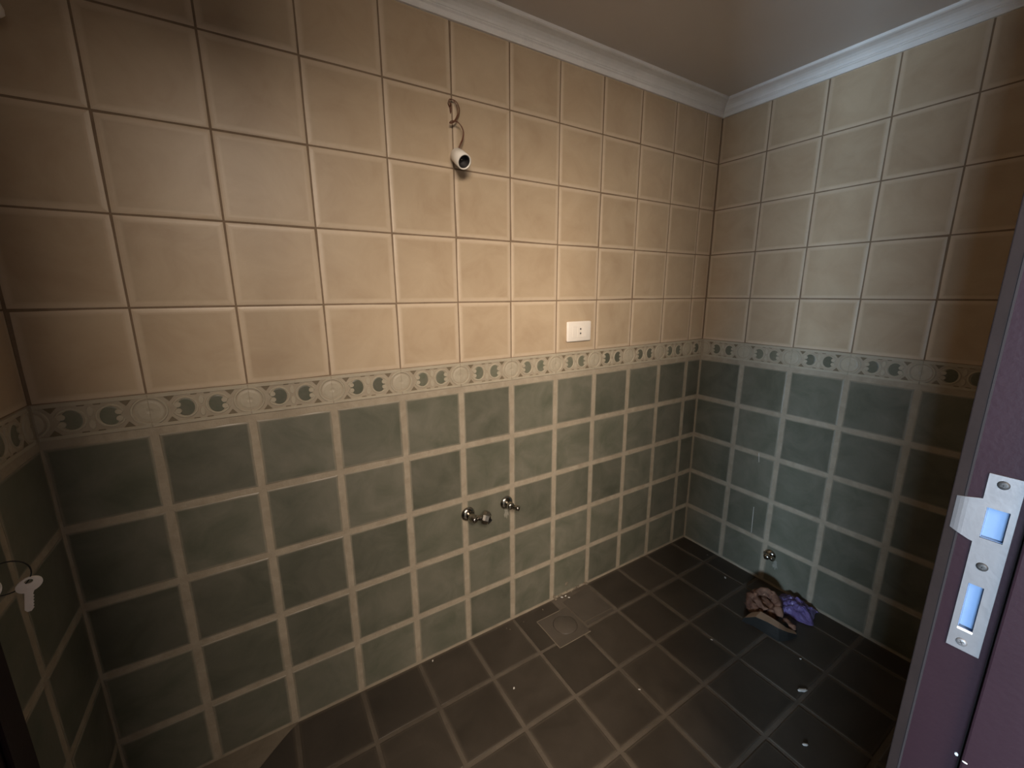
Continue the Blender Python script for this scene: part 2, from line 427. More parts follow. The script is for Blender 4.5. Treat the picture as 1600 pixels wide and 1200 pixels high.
def listello_bms():
    W = 0.0988
    base = bmesh.new(); box(base, (-W, -LH/2, -0.006), (W, LH/2, -0.0012), 0.0006, 1)
    rel = bmesh.new()
    z0, z1 = -0.0014, 0.0012
    # raised borders
    box(rel, (-W, LH/2-0.0085, z0), (W, LH/2-0.0005, z1-0.0008), 0.0006, 1)
    box(rel, (-W, -LH/2+0.0005, z0), (W, -LH/2+0.0085, z1), 0.0008, 1)
    for s in (-1, 1):
        a0, a1 = (-math.pi/2, math.pi/2) if s < 0 else (math.pi/2, 3*math.pi/2)
        arc_band(rel, s*0.0992, 0, 0.0285, 0.0345, a0, a1, z0, z1, 16)        # half of the medallion ring
        arc_band(rel, s*0.0992, 0, 0.0005, 0.0262, a0, a1, z0, z1-0.0012, 12)  # its flat middle
        cx = s*0.0330
        o0 = math.pi if s < 0 else 0.0                                        # the side its curls are on
        arc_band(rel, cx, 0, 0.0215, 0.0270, o0+0.42, o0+2*math.pi-0.42, z0, z1-0.0004, 24)
        for t in (-1, 1):
            disc(rel, cx + s*0.0140, t*0.0078, 0.0074, 0.0070, z0, z1+0.0002, 12)   # curled ends
    for y in (-0.0150, 0.0150): disc(rel, 0, y, 0.0058, 0.0120, z0, z1-0.0010, 12)   # leaf between the scrolls
    inl = bmesh.new(); zi = -0.0006
    for s in (-1, 1): disc(inl, s*0.0315, 0, 0.0185, 0.0225, -0.0014, zi, 20)
    rec = bmesh.new()
    for s in (-1, 1):
        for t in (-1, 1):
            prism(rec, [(s*0.0715, t*0.0318), (s*0.0500, t*0.0318), (s*0.0610, t*0.0185)][::1 if s*t > 0 else -1], -0.0014, -0.0007)
            prism(rec, [(s*0.0060, t*0.0318), (s*0.0200, t*0.0318), (s*0.0190, t*0.0288), (s*0.0080, t*0.0288)], -0.0014, -0.0007)
    return base, rel, inl, rec

def listello_meshes(lo=None, hi=None):
    out = []
    for bm, m, nm in zip(listello_bms(), (M['listello'], M['relief'], M['inlay'], M['recess']), ('base', 'scroll_relief', 'green_inlay', 'brown_recess')):
        for val, sgn in ((lo, -1), (hi, 1)):
            if val is None: continue
            bmesh.ops.bisect_plane(bm, geom=bm.verts[:]+bm.edges[:]+bm.faces[:], plane_co=(val, 0, 0), plane_no=(sgn, 0, 0), clear_outer=True)
        me = mesh_from(bm, name=nm); me.materials.append(m)
        out.append(me)
    return out
LFULL = listello_meshes()
def put_listello(side, u, parent, meshes):
    Mx = frame_for(side, u, LZ)
    b = link('listello_tile', meshes[0], None, parent, Mx)
    for me in meshes[1:]:
        if len(me.polygons): link(me.name.split('.')[0], me, None, b)
# u runs away from the B/R corner; on wall R local +x also runs away from it, on B it runs towards it
put_listello('B', 0.1097-0.1, wall_back, listello_meshes(lo=None, hi=0.0097-0.002))
for i in range(10): put_listello('B', 0.1097+0.1+0.2*i, wall_back, LFULL)
put_listello('B', 2.1097+0.1, wall_back, listello_meshes(lo=-(-LW-2.2097)+0.002))
put_listello('R', 0.2102-0.1, wall_right, LFULL)
for i in range(4): put_listello('R', 0.2102+0.1+0.2*i, wall_right, LFULL)
put_listello('R', 1.0102+0.1, wall_right, listello_meshes(hi=0.0532))
put_listello('L', 0.2140-0.1, wall_left, LFULL)
for i in range(4): put_listello('L', 0.2140+0.1+0.2*i, wall_left, LFULL)
put_listello('L', 1.0140+0.1, wall_left, listello_meshes(lo=-0.0494))

# ---- floor tiles; two cells by the long wall are replaced by the drain cover and a re-laid tile
lay('F', 'floor', 'floor_tile', COLS_B, ROWS_F, floor, 0.0125, skip=((4, 0), (5, 0), (5, 1)))
def flat_poly(pts, z0, z1, name, mat, parent, bev=0.0):
    bm = bmesh.new(); prism(bm, pts, z0, z1)
    return link(name, mesh_from(bm), mat, parent)
# cut tiles around the drain cover (x -1.034..-0.883, y -0.069..-0.217)
flat_poly([(-1.1035, -0.006), (-0.9160, -0.006), (-0.9160, -0.064), (-1.0360, -0.064), (-1.0360, -0.1880), (-1.1035, -0.1880)][::-1], -0.006, 0.0, 'floor_tile', M['floor_tile'], floor)
flat_poly([(-1.1035, -0.2010), (-1.0360, -0.2010), (-1.0360, -0.2195), (-0.9160, -0.2195), (-0.9160, -0.3900), (-1.1035, -0.3900)][::-1], -0.006, 0.0, 'floor_tile', M['floor_tile'], floor)
flat_poly([(-0.8740, -0.036), (-0.7235, -0.018), (-0.7160, -0.172), (-0.8690, -0.166)][::-1], -0.006, 0.0006, 'floor_tile', M['floor_dusty'], floor)
flat_poly([(-0.8690, -0.174), (-0.7225, -0.178), (-0.7225, -0.188), (-0.8690, -0.188)][::-1], -0.006, -0.0002, 'floor_tile', M['floor_dusty'], floor)

# mortar smeared along the foot of the long wall in the near corner
flat_poly([(-1.905, -0.001), (-2.297, -0.001), (-2.297, -0.34), (-2.21, -0.265), (-2.06, -0.130), (-1.985, -0.064), (-1.945, -0.030)], -0.004, 0.0030, 'mortar_smear', M['mortar'], floor)
# broken joint above the re-laid tile
bm = bmesh.new()
rnd = random.Random(3)
for k in range(26):
    x = -0.905 + 0.20*rnd.random(); s = rnd.uniform(0.002, 0.006)
    c = Vector((x, -rnd.uniform(0.0, 0.008), rnd.uniform(0.0, 0.012)*(1 if rnd.random() < .7 else 2)))
    bmesh.ops.create_icosphere(bm, subdivisions=1, radius=s, matrix=Matrix.Translation(c) @ Matrix.Diagonal((1.3, .8, .8, 1)))
for k in range(7):
    c = Vector((-0.8247+rnd.uniform(-.012, .012), -0.001, 0.048+rnd.uniform(-.014, .012)))
    bmesh.ops.create_icosphere(bm, subdivisions=1, radius=rnd.uniform(0.003, 0.007), matrix=Matrix.Translation(c) @ Matrix.Diagonal((1, .35, 1, 1)))
cj = link('crumbled_joint', mesh_from(bm), M['mortar'], wall_back); cj['kind'] = 'stuff'
# paint scratches on the right wall
for y0, z0, y1, z1, w in ((-0.3326, 0.6003, -0.3376, 0.5588, 0.0022), (-0.3407, 0.3377, -0.3442, 0.2074, 0.0020)):
    bm = bmesh.new()
    vs = [bm.verts.new((-0.0006, y0-w/2, z0)), bm.verts.new((-0.0006, y1-w/2, z1)), bm.verts.new((-0.0006, y1+w/2, z1)), bm.verts.new((-0.0006, y0+w/2, z0))]
    f = bm.faces.new(vs); r = bmesh.ops.extrude_face_region(bm, geom=[f])
    bmesh.ops.translate(bm, verts=[v for v in r['geom'] if isinstance(v, bmesh.types.BMVert)], vec=(-0.0006, 0, 0))
    link('paint_drip', mesh_from(bm), M['chip'], wall_right)

# ------------------------------------------------------------------ cornices
def cornice(name, path, zb, label):
    """path: list of (point, outward direction from the wall) ; profile swept along it with mitred ends"""
    prof = [(0.000, 0.000), (0.0085, 0.000), (0.0100, 0.0040), (0.0105, 0.0150), (0.0150, 0.0185), (0.0150, 0.0210), (0.0175, 0.0225),
            (0.0200, 0.0285), (0.0260, 0.0350), (0.0350, 0.0405), (0.0470, 0.0435), (0.0560, 0.0445), (0.0600, 0.0470), (0.0600, 0.0570), (0.0, 0.0570)]
    bm = bmesh.new(); rings = []
    for p, d in path:
        p, d = Vector(p), Vector(d)
        rings.append([bm.verts.new(p + d*a + Vector((0, 0, zb + h*(CEIL+0.001-zb)/0.057))) for a, h in prof])
    n = len(prof)
    for a, b in zip(rings, rings[1:]):
        for k in range(n): bm.faces.new((a[k], b[k], b[(k+1) % n], a[(k+1) % n]))
    bm.faces.new(rings[0]); bm.faces.new(rings[-1][::-1])
    return shell(name, bm, [M['plaster']], label, 'cornice')
ZC = 2.0655
cornice('trim_1', [((LW, 0.001, 0), (1, -1, 0)), ((0.0, 0.001, 0), (-1, -1, 0))], ZC, 'pale plaster cornice along the top of the long wall')
cornice('trim_2', [((0.001, 0.0, 0), (-1, -1, 0)), ((0.001, DW, 0), (-1, 1, 0))], ZC, 'pale plaster cornice along the top of the short right wall')
cornice('trim_3', [((LW-0.001, 0.0, 0), (1, -1, 0)), ((LW-0.001, DW, 0), (1, 1, 0))], ZC, 'pale plaster cornice above the left wall')

# ------------------------------------------------------------------ door frame and strike plate
fr = thing('trim_4', 'dark purplish brown wooden door frame at the right edge, with a steel strike plate', 'door frame')
fr['kind'] = 'structure'
def jamb(name, a, b, mat, bev=0.0015):
    bm = bmesh.new(); box(bm, a, b, bev, 2); return link(name, mesh_from(bm), mat, fr)
# right jamb: lining with the two lock pockets cut out, stop, seam, architrave
HOLES = ((-1.1935, -1.1785, 1.0790, 1.1110), (-1.1900, -1.1793, 0.9770, 1.0290))   # y0 y1 z0 z1
bm = bmesh.new()
y0, y1 = -1.31, DW
x0, x1 = JR, JR+0.0305
def slab(za, zb):  box(bm, (x0, y0, za), (x1, y1, zb))
slab(0, HOLES[1][2])
for h, ztop in ((HOLES[1], HOLES[0][2]), (HOLES[0], JT)):
    box(bm, (x0, y0, h[2]), (x1, h[0], h[3])); box(bm, (x0, h[1], h[2]), (x1, y1, h[3]))
    slab(h[3], ztop)
link('jamb', mesh_from(bm), M['wood'], fr)
jamb('jamb', (JL-0.0305, -1.31, 0), (JL, DW, JT), M['wood'])
jamb('head', (JL-0.0305, -1.31, JT), (JR+0.0305, DW, JT+0.03), M['wood'])
jamb('door_stop', (JR-0.0120, -1.31, 0), (JR+0.0002, -1.2055, JT), M['wood'], 0.002)
jamb('door_stop', (JL-0.0002, -1.31, 0), (JL+0.012, -1.2055, JT), M['wood'], 0.002)
jamb('seal', (JR-0.0006, -1.2056, 0), (JR+0.0002, -1.2030, JT), M['gap'], 0.0002)
jamb('architrave', (JR+0.0004, DW+0.0008, 0), (JR+0.0704, DW+0.0102, JT+0.06), M['wood_edge'], 0.001)
jamb('architrave', (JL-0.0704, DW+0.0008, 0), (JL-0.0004, DW+0.0102, JT+0.06), M['wood_edge'], 0.001)
jamb('architrave', (JL-0.0004, DW+0.0008, JT+0.0004), (JR+0.0004, DW+0.0102, JT+0.06), M['wood_edge'], 0.001)
jamb('joint_line', (JR-0.0003, DW-0.0008, 0), (JR+0.0004, DW+0.0009, JT), M['gap'], 0.0001)

# strike plate: outline with lip, two holes, in the (y, z) plane, 1.6 mm thick
PX = JR - 0.0016
sp = bpy.data.objects.new('strike_plate', None)  # replaced below by a mesh with children
bpy.data.objects.remove(sp)
bm = bmesh.new()
ya, yb = -1.1980, -1.1748           # main strip
ys = sorted({ya, HOLES[0][0], HOLES[0][1], HOLES[1][0], HOLES[1][1], yb})
zs = sorted({0.9545, HOLES[1][2], HOLES[1][3], HOLES[0][2], HOLES[0][3], 1.1446, 1.0728, 1.1185})
def inside(y, z):
    for h in HOLES:
        if h[0] < y < h[1] and h[2] < z < h[3]: return False
    return True
V = {}
def vv(y, z, x):
    k = (round(y, 5), round(z, 5), round(x, 5))
    if k not in V: V[k] = bm.verts.new((x, y, z))
    return V[k]
for i in range(len(ys)-1):
    for j in range(len(zs)-1):
        if inside((ys[i]+ys[i+1])/2, (zs[j]+zs[j+1])/2):
            bm.faces.new([vv(y, z, PX) for y, z in ((ys[i], zs[j]), (ys[i+1], zs[j]), (ys[i+1], zs[j+1]), (ys[i], zs[j+1]))])
# curved lip running out over the architrave edge, its lower corner cut off
lip = []
for t in range(7):
    f = t/6
    y = yb + f*0.0172
    x = PX + (0.0 if f < .5 else (f-.5)**2*0.006)
    zlo = 1.0728 + (0.0 if f < 0.08 else (f-0.08)/0.92*0.0070)
    lip.append((y, x, zlo, 1.1185 - f*0.0045))
zin = [z for z in zs if 1.0728 <= z <= 1.1185]
for a, b in zip(lip, lip[1:]):
    n_ = len(zin)-1
    for k in range(n_):
        def pt(r, q):
            tt = (zin[q]-1.0728)/(1.1185-1.0728)
            return vv(r[0], r[2]+(r[3]-r[2])*tt, r[1])
        bm.faces.new([pt(a, k), pt(b, k), pt(b, k+1), pt(a, k+1)])
bmesh.ops.recalc_face_normals(bm, faces=bm.faces[:])
for f in bm.faces:
    if f.normal.x > 0: f.normal_flip()
r = bmesh.ops.extrude_face_region(bm, geom=bm.faces[:])
bmesh.ops.translate(bm, verts=[v for v in r['geom'] if isinstance(v, bmesh.types.BMVert)], vec=(0.0015, 0, 0))
plate = link('strike_plate', mesh_from(bm), M['steel'], fr)
plate['label'] = 'satin steel strike plate with lip, two pockets and three screws'
for h in HOLES:                       # recessed dust boxes behind the two openings
    bm = bmesh.new(); d = 0.0050; w_ = 0.0004
    X0, X1 = JR+0.0004, JR+d
    box(bm, (X1, h[0], h[2]), (X1+0.001, h[1], h[3]))
    box(bm, (X0, h[0], h[2]), (X1, h[0]+w_, h[3]), mi=1); box(bm, (X0, h[1]-w_, h[2]), (X1, h[1], h[3]), mi=1)
    box(bm, (X0, h[0], h[2]), (X1, h[1], h[2]+w_), mi=1); box(bm, (X0, h[0], h[3]-w_), (X1, h[1], h[3]), mi=1)
    link('pocket', mesh_from(bm), [M['box_plastic'], M['box_plastic']], plate)
bm = bmesh.new(); box(bm, (PX-0.0004, -1.1902, 0.9762), (PX+0.0010, -1.1792, 0.9786), 0.0003, 1)
link('pocket_rim', mesh_from(bm), M['socket_pl'], plate)
for y, z, br in ((-1.1850, 1.1360, 0), (-1.1851, 1.0502, 0), (-1.1848, 0.9634, 1)):
    bm = bmesh.new()
    lathe(bm, [(0.0042, -0.0005), (0.0042, 0.0002), (0.0032, 0.0010), (0.0015, 0.0012)], axis_frame((PX, y, z), (-1, 0, 0)), 18)
    s = link('screw', mesh_from(bm, True), M['steel'] if br else M['screw'], plate)
    bm = bmesh.new()
    for ang in (0.5, 0.5+math.pi/2):
        Mx = axis_frame((PX-0.0011, y, z), (-1, 0, 0)) @ Matrix.Rotation(ang, 4, 'Z')
        b2 = bmesh.new(); box(b2, (-0.0022, -0.0004, -0.0003), (0.0022, 0.0004, 0.00025)); b2.transform(Mx)
        me_ = bpy.data.meshes.new('t'); b2.to_mesh(me_); b2.free(); bm.from_mesh(me_); bpy.data.meshes.remove(me_)
    s2 = link('screw_slot', mesh_from(bm), M['slot'], plate)
# two chips of white paint on the frame
for y, z, sx, sz in ((-1.2010, 0.8360, 0.0016, 0.0022), (-1.2085, 0.8425, 0.0022, 0.0010)):
    bm = bmesh.new(); bmesh.ops.create_icosphere(bm, subdivisions=1, radius=1.0, matrix=Matrix.Translation((JR-(0.0004 if y > -1.205 else 0.0122), y, z)) @ Matrix.Diagonal((0.0006, sx, sz, 1)))
    link('paint_chip', mesh_from(bm), M['chip'], fr)

# ------------------------------------------------------------------ door leaf, opened against the left wall
hinge = Vector((JL, -1.1630, 0)); tip = Vector((-2.230, -0.4560, 0))
dv = (tip-hinge); leaf_w = dv.length; dv.normalize()
nv = Vector((dv.y, -dv.x, 0))            # towards the camera
leaf = thing('door_1', 'dark reddish brown door leaf standing open at the lower left corner', 'door')
leaf['kind'] = 'structure'
leaf.matrix_world = frame(hinge, dv, nv, (0, 0, 1))
bm = bmesh.new(); box(bm, (0.004, -0.04, 0.008), (leaf_w, 0.0, JT-0.004), 0.002, 2)
link('leaf_board', mesh_from(bm), M['wood'], leaf)
for z0_, z1_ in ((0.18, 0.86), (1.10, 1.86)):
    bm = bmesh.new()
    for a, b in (((0.11, 0, z0_), (0.60, 0.006, z0_+0.02)), ((0.11, 0, z1_-0.02), (0.60, 0.006, z1_)), ((0.11, 0, z0_), (0.13, 0.006, z1_)), ((0.58, 0, z0_), (0.60, 0.006, z1_))):
        box(bm, a, b, 0.002, 1)
    link('panel_moulding', mesh_from(bm), M['wood'], leaf)
LT = (-0.5633+1.1630)/dv.y - 0.075        # lock position along the leaf
KZ = 1.0080
bm = bmesh.new(); box(bm, (LT-0.017, -0.0005, KZ-0.06), (LT+0.017, 0.003, KZ+0.14), 0.0015, 2)
lp = link('lock_plate', mesh_from(bm), M['steel'], leaf)
bm = bmesh.new(); lathe(bm, [(0.0085, -0.002), (0.0085, 0.007), (0.0075, 0.008)], axis_frame((LT, 0.0, KZ), (0, 1, 0)), 20)
link('lock_cylinder', mesh_from(bm, True), M['steel'], leaf)
for z_ in (0.25, 1.0, 1.75):
    bm = bmesh.new(); lathe(bm, [(0.007, 0), (0.007, 0.09)], Matrix.Translation((0.0, 0.008, z_)), 14)
    link('hinge', mesh_from(bm, True), M['steel'], leaf)

# keys
def key_mesh(bm, blade=0.030, tilt=0):
    """flat key in the x-z plane: bow at the origin, blade pointing down -z, about 2.2 mm thick"""
    n = 28; t = 0.0011
    outer = []; inner = []
    ct, st = math.cos(math.radians(tilt)), math.sin(math.radians(tilt))
    for i in range(n):
        a = 2*math.pi*i/n
        ex, ez = 0.0122*math.cos(a), 0.0100*math.sin(a)
        outer.append((ex*ct - ez*st, ex*st + ez*ct))
        inner.append((0.0040*math.cos(a) - 0.0005, 0.0046 + 0.0030*math.sin(a)))
    oF = [bm.verts.new((x, -t, z)) for x, z in outer]; oB = [bm.verts.new((x, t, z)) for x, z in outer]
    iF = [bm.verts.new((x, -t, z)) for x, z in inner]; iB = [bm.verts.new((x, t, z)) for x, z in inner]
    for i in range(n):
        j = (i+1) % n
        bm.faces.new((oF[i], oF[j], iF[j], iF[i])); bm.faces.new((oB[i], iB[i], iB[j], oB[j]))
        bm.faces.new((oF[i], oB[i], oB[j], oF[j])); bm.faces.new((iF[i], iF[j], iB[j], iB[i]))
    b0, b1 = -0.0085, -0.0085-blade
    pts = [(-0.0042, b0), (-0.0042, b1+0.003), (-0.0018, b1), (0.0018, b1), (0.0034, b1+0.003)]
    z = b1+0.003
    while z < b0-0.006:
        pts += [(0.0042, z+0.001), (0.0030, z+0.0025)]; z += 0.0042
    pts += [(0.0044, b0)]
    lo = [bm.verts.new((x, -t*0.9, zz)) for x, zz in pts]; hi = [bm.verts.new((x, t*0.9, zz)) for x, zz in pts]
    m = len(pts)
    for i in range(m): bm.faces.new((lo[i], lo[(i+1) % m], hi[(i+1) % m], hi[i]))
    bm.faces.new(lo); bm.faces.new(hi[::-1])
lockp = hinge + dv*LT + Vector((0, 0, KZ))
HK = Vector((-2.166, -0.5160, 0.9470))
toc = (CAM-HK); toc.z = 0; toc.normalize()
kx = Vector((0, 0, 1)).cross(-toc).normalized() * -1
bm = bmesh.new(); key_mesh(bm, 0.028, 22)
hk = link('key', mesh_from(bm), M['key_metal'])
hk.matrix_world = frame(HK, kx, -toc, (0, 0, 1)) @ Matrix.Rotation(math.radians(9), 4, 'Y')
tag(hk, 'small nickel door key hanging blade-down from a ring at the left edge', 'key')
# a ring through the hanging key; its left side passes through the second key in the door lock
RR = 0.0215
hole = hk.matrix_world @ Vector((-0.0005, 0, 0.0060))
rc = hole - kx*RR*0.80 + Vector((0, 0, RR*0.60))
bm = bmesh.new()
tube(bm, [rc + kx*RR*math.cos(2*math.pi*i/36) + Vector((0, 0, RR))*math.sin(2*math.pi*i/36) for i in range(37)], 0.0008, 6)
tag(link('key_ring', mesh_from(bm, True), M['screw']), 'thin dark split ring joining the two keys at the left edge', 'key ring')
bm = bmesh.new(); key_mesh(bm, 0.024)
k2 = link('key', mesh_from(bm), M['key_metal'])
k2.matrix_world = frame(lockp + nv*0.0306, Vector((0, 0, 1)), dv, nv)
tag(k2, 'second key, stuck in the lock of the open door, only its bow edge in view', 'key')

# ------------------------------------------------------------------ socket outlet
so = thing('socket_outlet', 'ivory two-hole wall socket plate just above the ornamental border', 'socket', (-0.8040, 0, 1.1670))
bm = bmesh.new(); box(bm, (-0.0605, -0.0105, -0.0392), (0.0605, 0.0005, 0.0392), 0.0055, 3)
link('cover_plate', mesh_from(bm, True), M['socket_pl'], so)
bm = bmesh.new(); box(bm, (-0.0115, -0.0116, -0.0225), (0.0115, -0.0100, 0.0225), 0.0008, 2)
ins = link('socket_insert', mesh_from(bm), M['socket_pl'], so)
for z in (0.0095, -0.0075):
    bm = bmesh.new(); lathe(bm, [(0.0034, 0), (0.0034, 0.0006)], axis_frame((0.004, -0.0115, z), (0, -1, 0)), 14)
    link('pin_hole', mesh_from(bm), M['dark'], ins)
for s in (-1, 1):
    bm = bmesh.new(); box(bm, (s*0.024-0.0115, -0.0112, -0.0225), (s*0.024+0.0115, -0.0100, 0.0225), 0.0006, 1)
    link('blank_insert', mesh_from(bm), M['socket_pl'], so)

# ------------------------------------------------------------------ bare lamp holder on its wires
def lamp_holder(root, a, axis, length, r):
    """white holder from point a along axis, dark open mouth at its end"""
    Fm = axis_frame(a, axis)
    bm = bmesh.new()
    lathe(bm, [(r*0.35, -0.004), (r*0.74, -0.001), (r*0.92, 0.006), (r*0.97, length*0.35), (r, length*0.38), (r, length), (r*0.86, length+0.0005), (r*0.84, length-0.020)], Fm, 32, True, False)
    body = link('holder_body', mesh_from(bm, True), M['white_pl'], root)
    bm = bmesh.new()
    lathe(bm, [(r*0.845, length-0.0035), (r*0.80, length-0.004), (r*0.78, length-0.024), (r*0.25, length-0.025)], Fm, 28, False, True)
    link('threaded_sleeve', mesh_from(bm, True), M['dark'], root)
    bm = bmesh.new(); lathe(bm, [(0.0030, length-0.025), (0.0030, length-0.019), (0.0018, length-0.018)], Fm, 12)
    link('contact', mesh_from(bm, True), M['chrome'], root)
lh = thing('lamp_holder', 'white bare bulb holder dangling on brown wires, its dark mouth facing down', 'lamp holder', (0, 0, 0))
A = Vector((-1.3130, -0.024, 1.7140)); AX = Vector((0.052, -0.838, -0.544)).normalized()
lamp_holder(lh, A, AX, 0.060, 0.0215)
W0 = Vector((-1.3170, 0.001, 1.8500))
def wire(pts, r=0.0013):
    bm = bmesh.new(); tube(bm, spline(pts, 8), r, 7)
    link('wire', mesh_from(bm, True), M['wire'], lh)
wire([W0, (-1.3190, -0.006, 1.8440), (-1.3260, -0.010, 1.8500), (-1.3225, -0.013, 1.8600), (-1.3120, -0.016, 1.8590), (-1.3030, -0.018, 1.8450), (-1.3010, -0.020, 1.8270),
      (-1.3090, -0.023, 1.8100), (-1.3185, -0.024, 1.7990), (-1.3285, -0.022, 1.7945), (-1.3240, -0.024, 1.8000), (-1.3090, -0.027, 1.8010), (-1.2960, -0.028, 1.7920), (-1.2890, -0.028, 1.7760), (-1.2930, -0.028, 1.7560), (-1.3020, -0.029, 1.7390), A])
wire([W0 + Vector((0.001, 0, -0.003)), (-1.3170, -0.008, 1.8500), (-1.3200, -0.010, 1.8585), (-1.3120, -0.012, 1.8620), (-1.3000, -0.014, 1.8560), (-1.2935, -0.016, 1.8400), (-1.2980, -0.020, 1.8230),
      (-1.3075, -0.024, 1.8080), (-1.3180, -0.026, 1.7965), (-1.3270, -0.025, 1.7930), (-1.3200, -0.027, 1.7985), (-1.3070, -0.029, 1.7985), (-1.2945, -0.030, 1.7890), (-1.2880, -0.030, 1.7735), (-1.2925, -0.030, 1.7530), (-1.3015, -0.031, 1.7370), A + Vector((0.001, 0, 0))])
bm = bmesh.new(); lathe(bm, [(0.0005, 0.0), (0.0050, 0.0), (0.0065, 0.0010), (0.0030, 0.0012)], axis_frame((-1.3165, 0.0012, 1.8440), (0, -1, 0)) @ Matrix.Diagonal((0.9, 2.6, 1, 1)), 16)
link('cable_hole', mesh_from(bm), M['rag'], lh)

# second fitting, cut by the top left picture corner
lh2 = thing('lamp_holder', 'white plastic fitting cut off by the upper left picture corner', 'lamp holder', (0, 0, 0))
B0 = Vector((-2.2067, -0.0300, 1.8013)); BX = Vector((-0.35, -0.25, 0.90)).normalized()
lamp_holder(lh2, B0, BX, 0.052, 0.0195)
bm = bmesh.new(); tube(bm, spline([(B0.x-0.030, 0.001, B0.z+0.03), (B0.x-0.028, -0.016, B0.z+0.012), (B0.x-0.016, -0.026, B0.z-0.004), B0], 8), 0.0013, 7)
link('wire', mesh_from(bm, True), M['wire'], lh2)

# ------------------------------------------------------------------ valves
def escutcheon(root, o, n_, r=0.0265):
    bm = bmesh.new()
    lathe(bm, [(r, -0.0005), (r, 0.0015), (r*0.96, 0.0045), (r*0.72, 0.0095), (r*0.45, 0.0125)], axis_frame(o, n_), 28)
    return link('escutcheon', mesh_from(bm, True), M['chrome'], root)
def rod(root, name, o, d, prof, n=20, mat='chrome', smooth=True):
    bm = bmesh.new(); lathe(bm, prof, axis_frame(o, d), n)
    return link(name, mesh_from(bm, smooth), M[mat], root)
v1 = thing('angle_valve', 'tarnished chrome angle valve with a large faceted knob, left of the pair', 'valve', (-1.2985, 0, 0.5338), 'chrome stop valves on the walls')
escutcheon(v1, (0, 0, 0), (0, -1, 0))
rod(v1, 'valve_body', (0, -0.008, 0), (0.15, -1, -0.1), [(0.0125, 0), (0.0125, 0.010), (0.0145, 0.012), (0.0145, 0.030), (0.011, 0.036), (0.0105, 0.043), (0.004, 0.046)])
rod(v1, 'side_branch', (0.006, -0.030, -0.003), (1, -0.35, -0.16), [(0.010, 0.006), (0.010, 0.026), (0.0115, 0.028), (0.0115, 0.034), (0.008, 0.036)])
kn = rod(v1, 'knob', (0.036, -0.038, -0.002), (1, -0.62, -0.35), [(0.014, 0), (0.0235, 0.004), (0.0250, 0.014), (0.0230, 0.026), (0.0150, 0.032)], 8, smooth=False)
rod(v1, 'outlet', (0.052, -0.050, -0.012), (0.55, -0.55, -0.75), [(0.0105, 0), (0.0105, 0.015), (0.0075, 0.0155), (0.0072, 0.010)], 16, 'dark')
v2 = thing('angle_valve', 'tarnished chrome angle valve with a short outlet, right of the pair', 'valve', (-1.1363, 0, 0.5327), 'chrome stop valves on the walls')
escutcheon(v2, (0, 0, 0), (0, -1, 0))
rod(v2, 'valve_body', (0, -0.008, 0), (0.05, -1, -0.05), [(0.0120, 0), (0.0120, 0.010), (0.0140, 0.012), (0.0140, 0.026), (0.0105, 0.030), (0.004, 0.033)])
rod(v2, 'outlet', (0.002, -0.030, -0.003), (0.75, -0.45, -0.28), [(0.0085, 0.004), (0.0085, 0.020), (0.0105, 0.021), (0.0105, 0.033), (0.0080, 0.034)])
rod(v2, 'spindle', (0.0, -0.036, 0.002), (-0.1, -1, 0.2), [(0.006, 0), (0.006, 0.008), (0.0045, 0.010)], 8, 'chrome', False)
v3 = thing('angle_valve', 'small chrome stop valve low on the short right wall above the crumpled rag', 'valve', (0, -0.4375, 0.1450), 'chrome stop valves on the walls')
escutcheon(v3, (0, 0, 0), (-1, 0, 0), 0.0240)
rod(v3, 'valve_body', (-0.008, 0, 0), (-1, 0.02, 0.02), [(0.0115, 0), (0.0115, 0.010), (0.0135, 0.012), (0.0135, 0.026), (0.0100, 0.030), (0.004, 0.033)])
rod(v3, 'outlet', (-0.026, -0.004, 0.002), (-0.25, -0.85, 0.10), [(0.0085, 0.004), (0.0085, 0.014), (0.0105, 0.015), (0.0105, 0.026), (0.0080, 0.027)])
rod(v3, 'spindle', (-0.038, 0, 0.0), (-1, 0, 0.0), [(0.006, 0), (0.006, 0.008), (0.0045, 0.010)], 8, 'chrome', False)
# limescale runs under two of the valves
for par, org, nn, uu, seed in ((wall_back, (-1.1390, -0.0008, 0.4900), (0, -1, 0), (1, 0, 0), 1), (wall_right, (-0.0008, -0.4600, 0.1080), (-1, 0, 0), (0, -1, 0), 2)):
    rr = random.Random(seed); bm = bmesh.new()
    top = [(-0.006+rr.uniform(-.003, .003), 0.020), (0.007, 0.022)]
    pts = [(-0.007, 0.020), (-0.004, 0.004), (-0.009, -0.006), (-0.004, -0.020), (0.000, -0.012), (0.004, -0.026), (0.008, -0.010), (0.014, -0.016), (0.009, 0.006), (0.008, 0.020)]
    prism(bm, pts, -0.0004, 0.0004)
    link('limescale_run', mesh_from(bm), M['lime'], par, frame(org, uu, (0, 0, 1), nn))

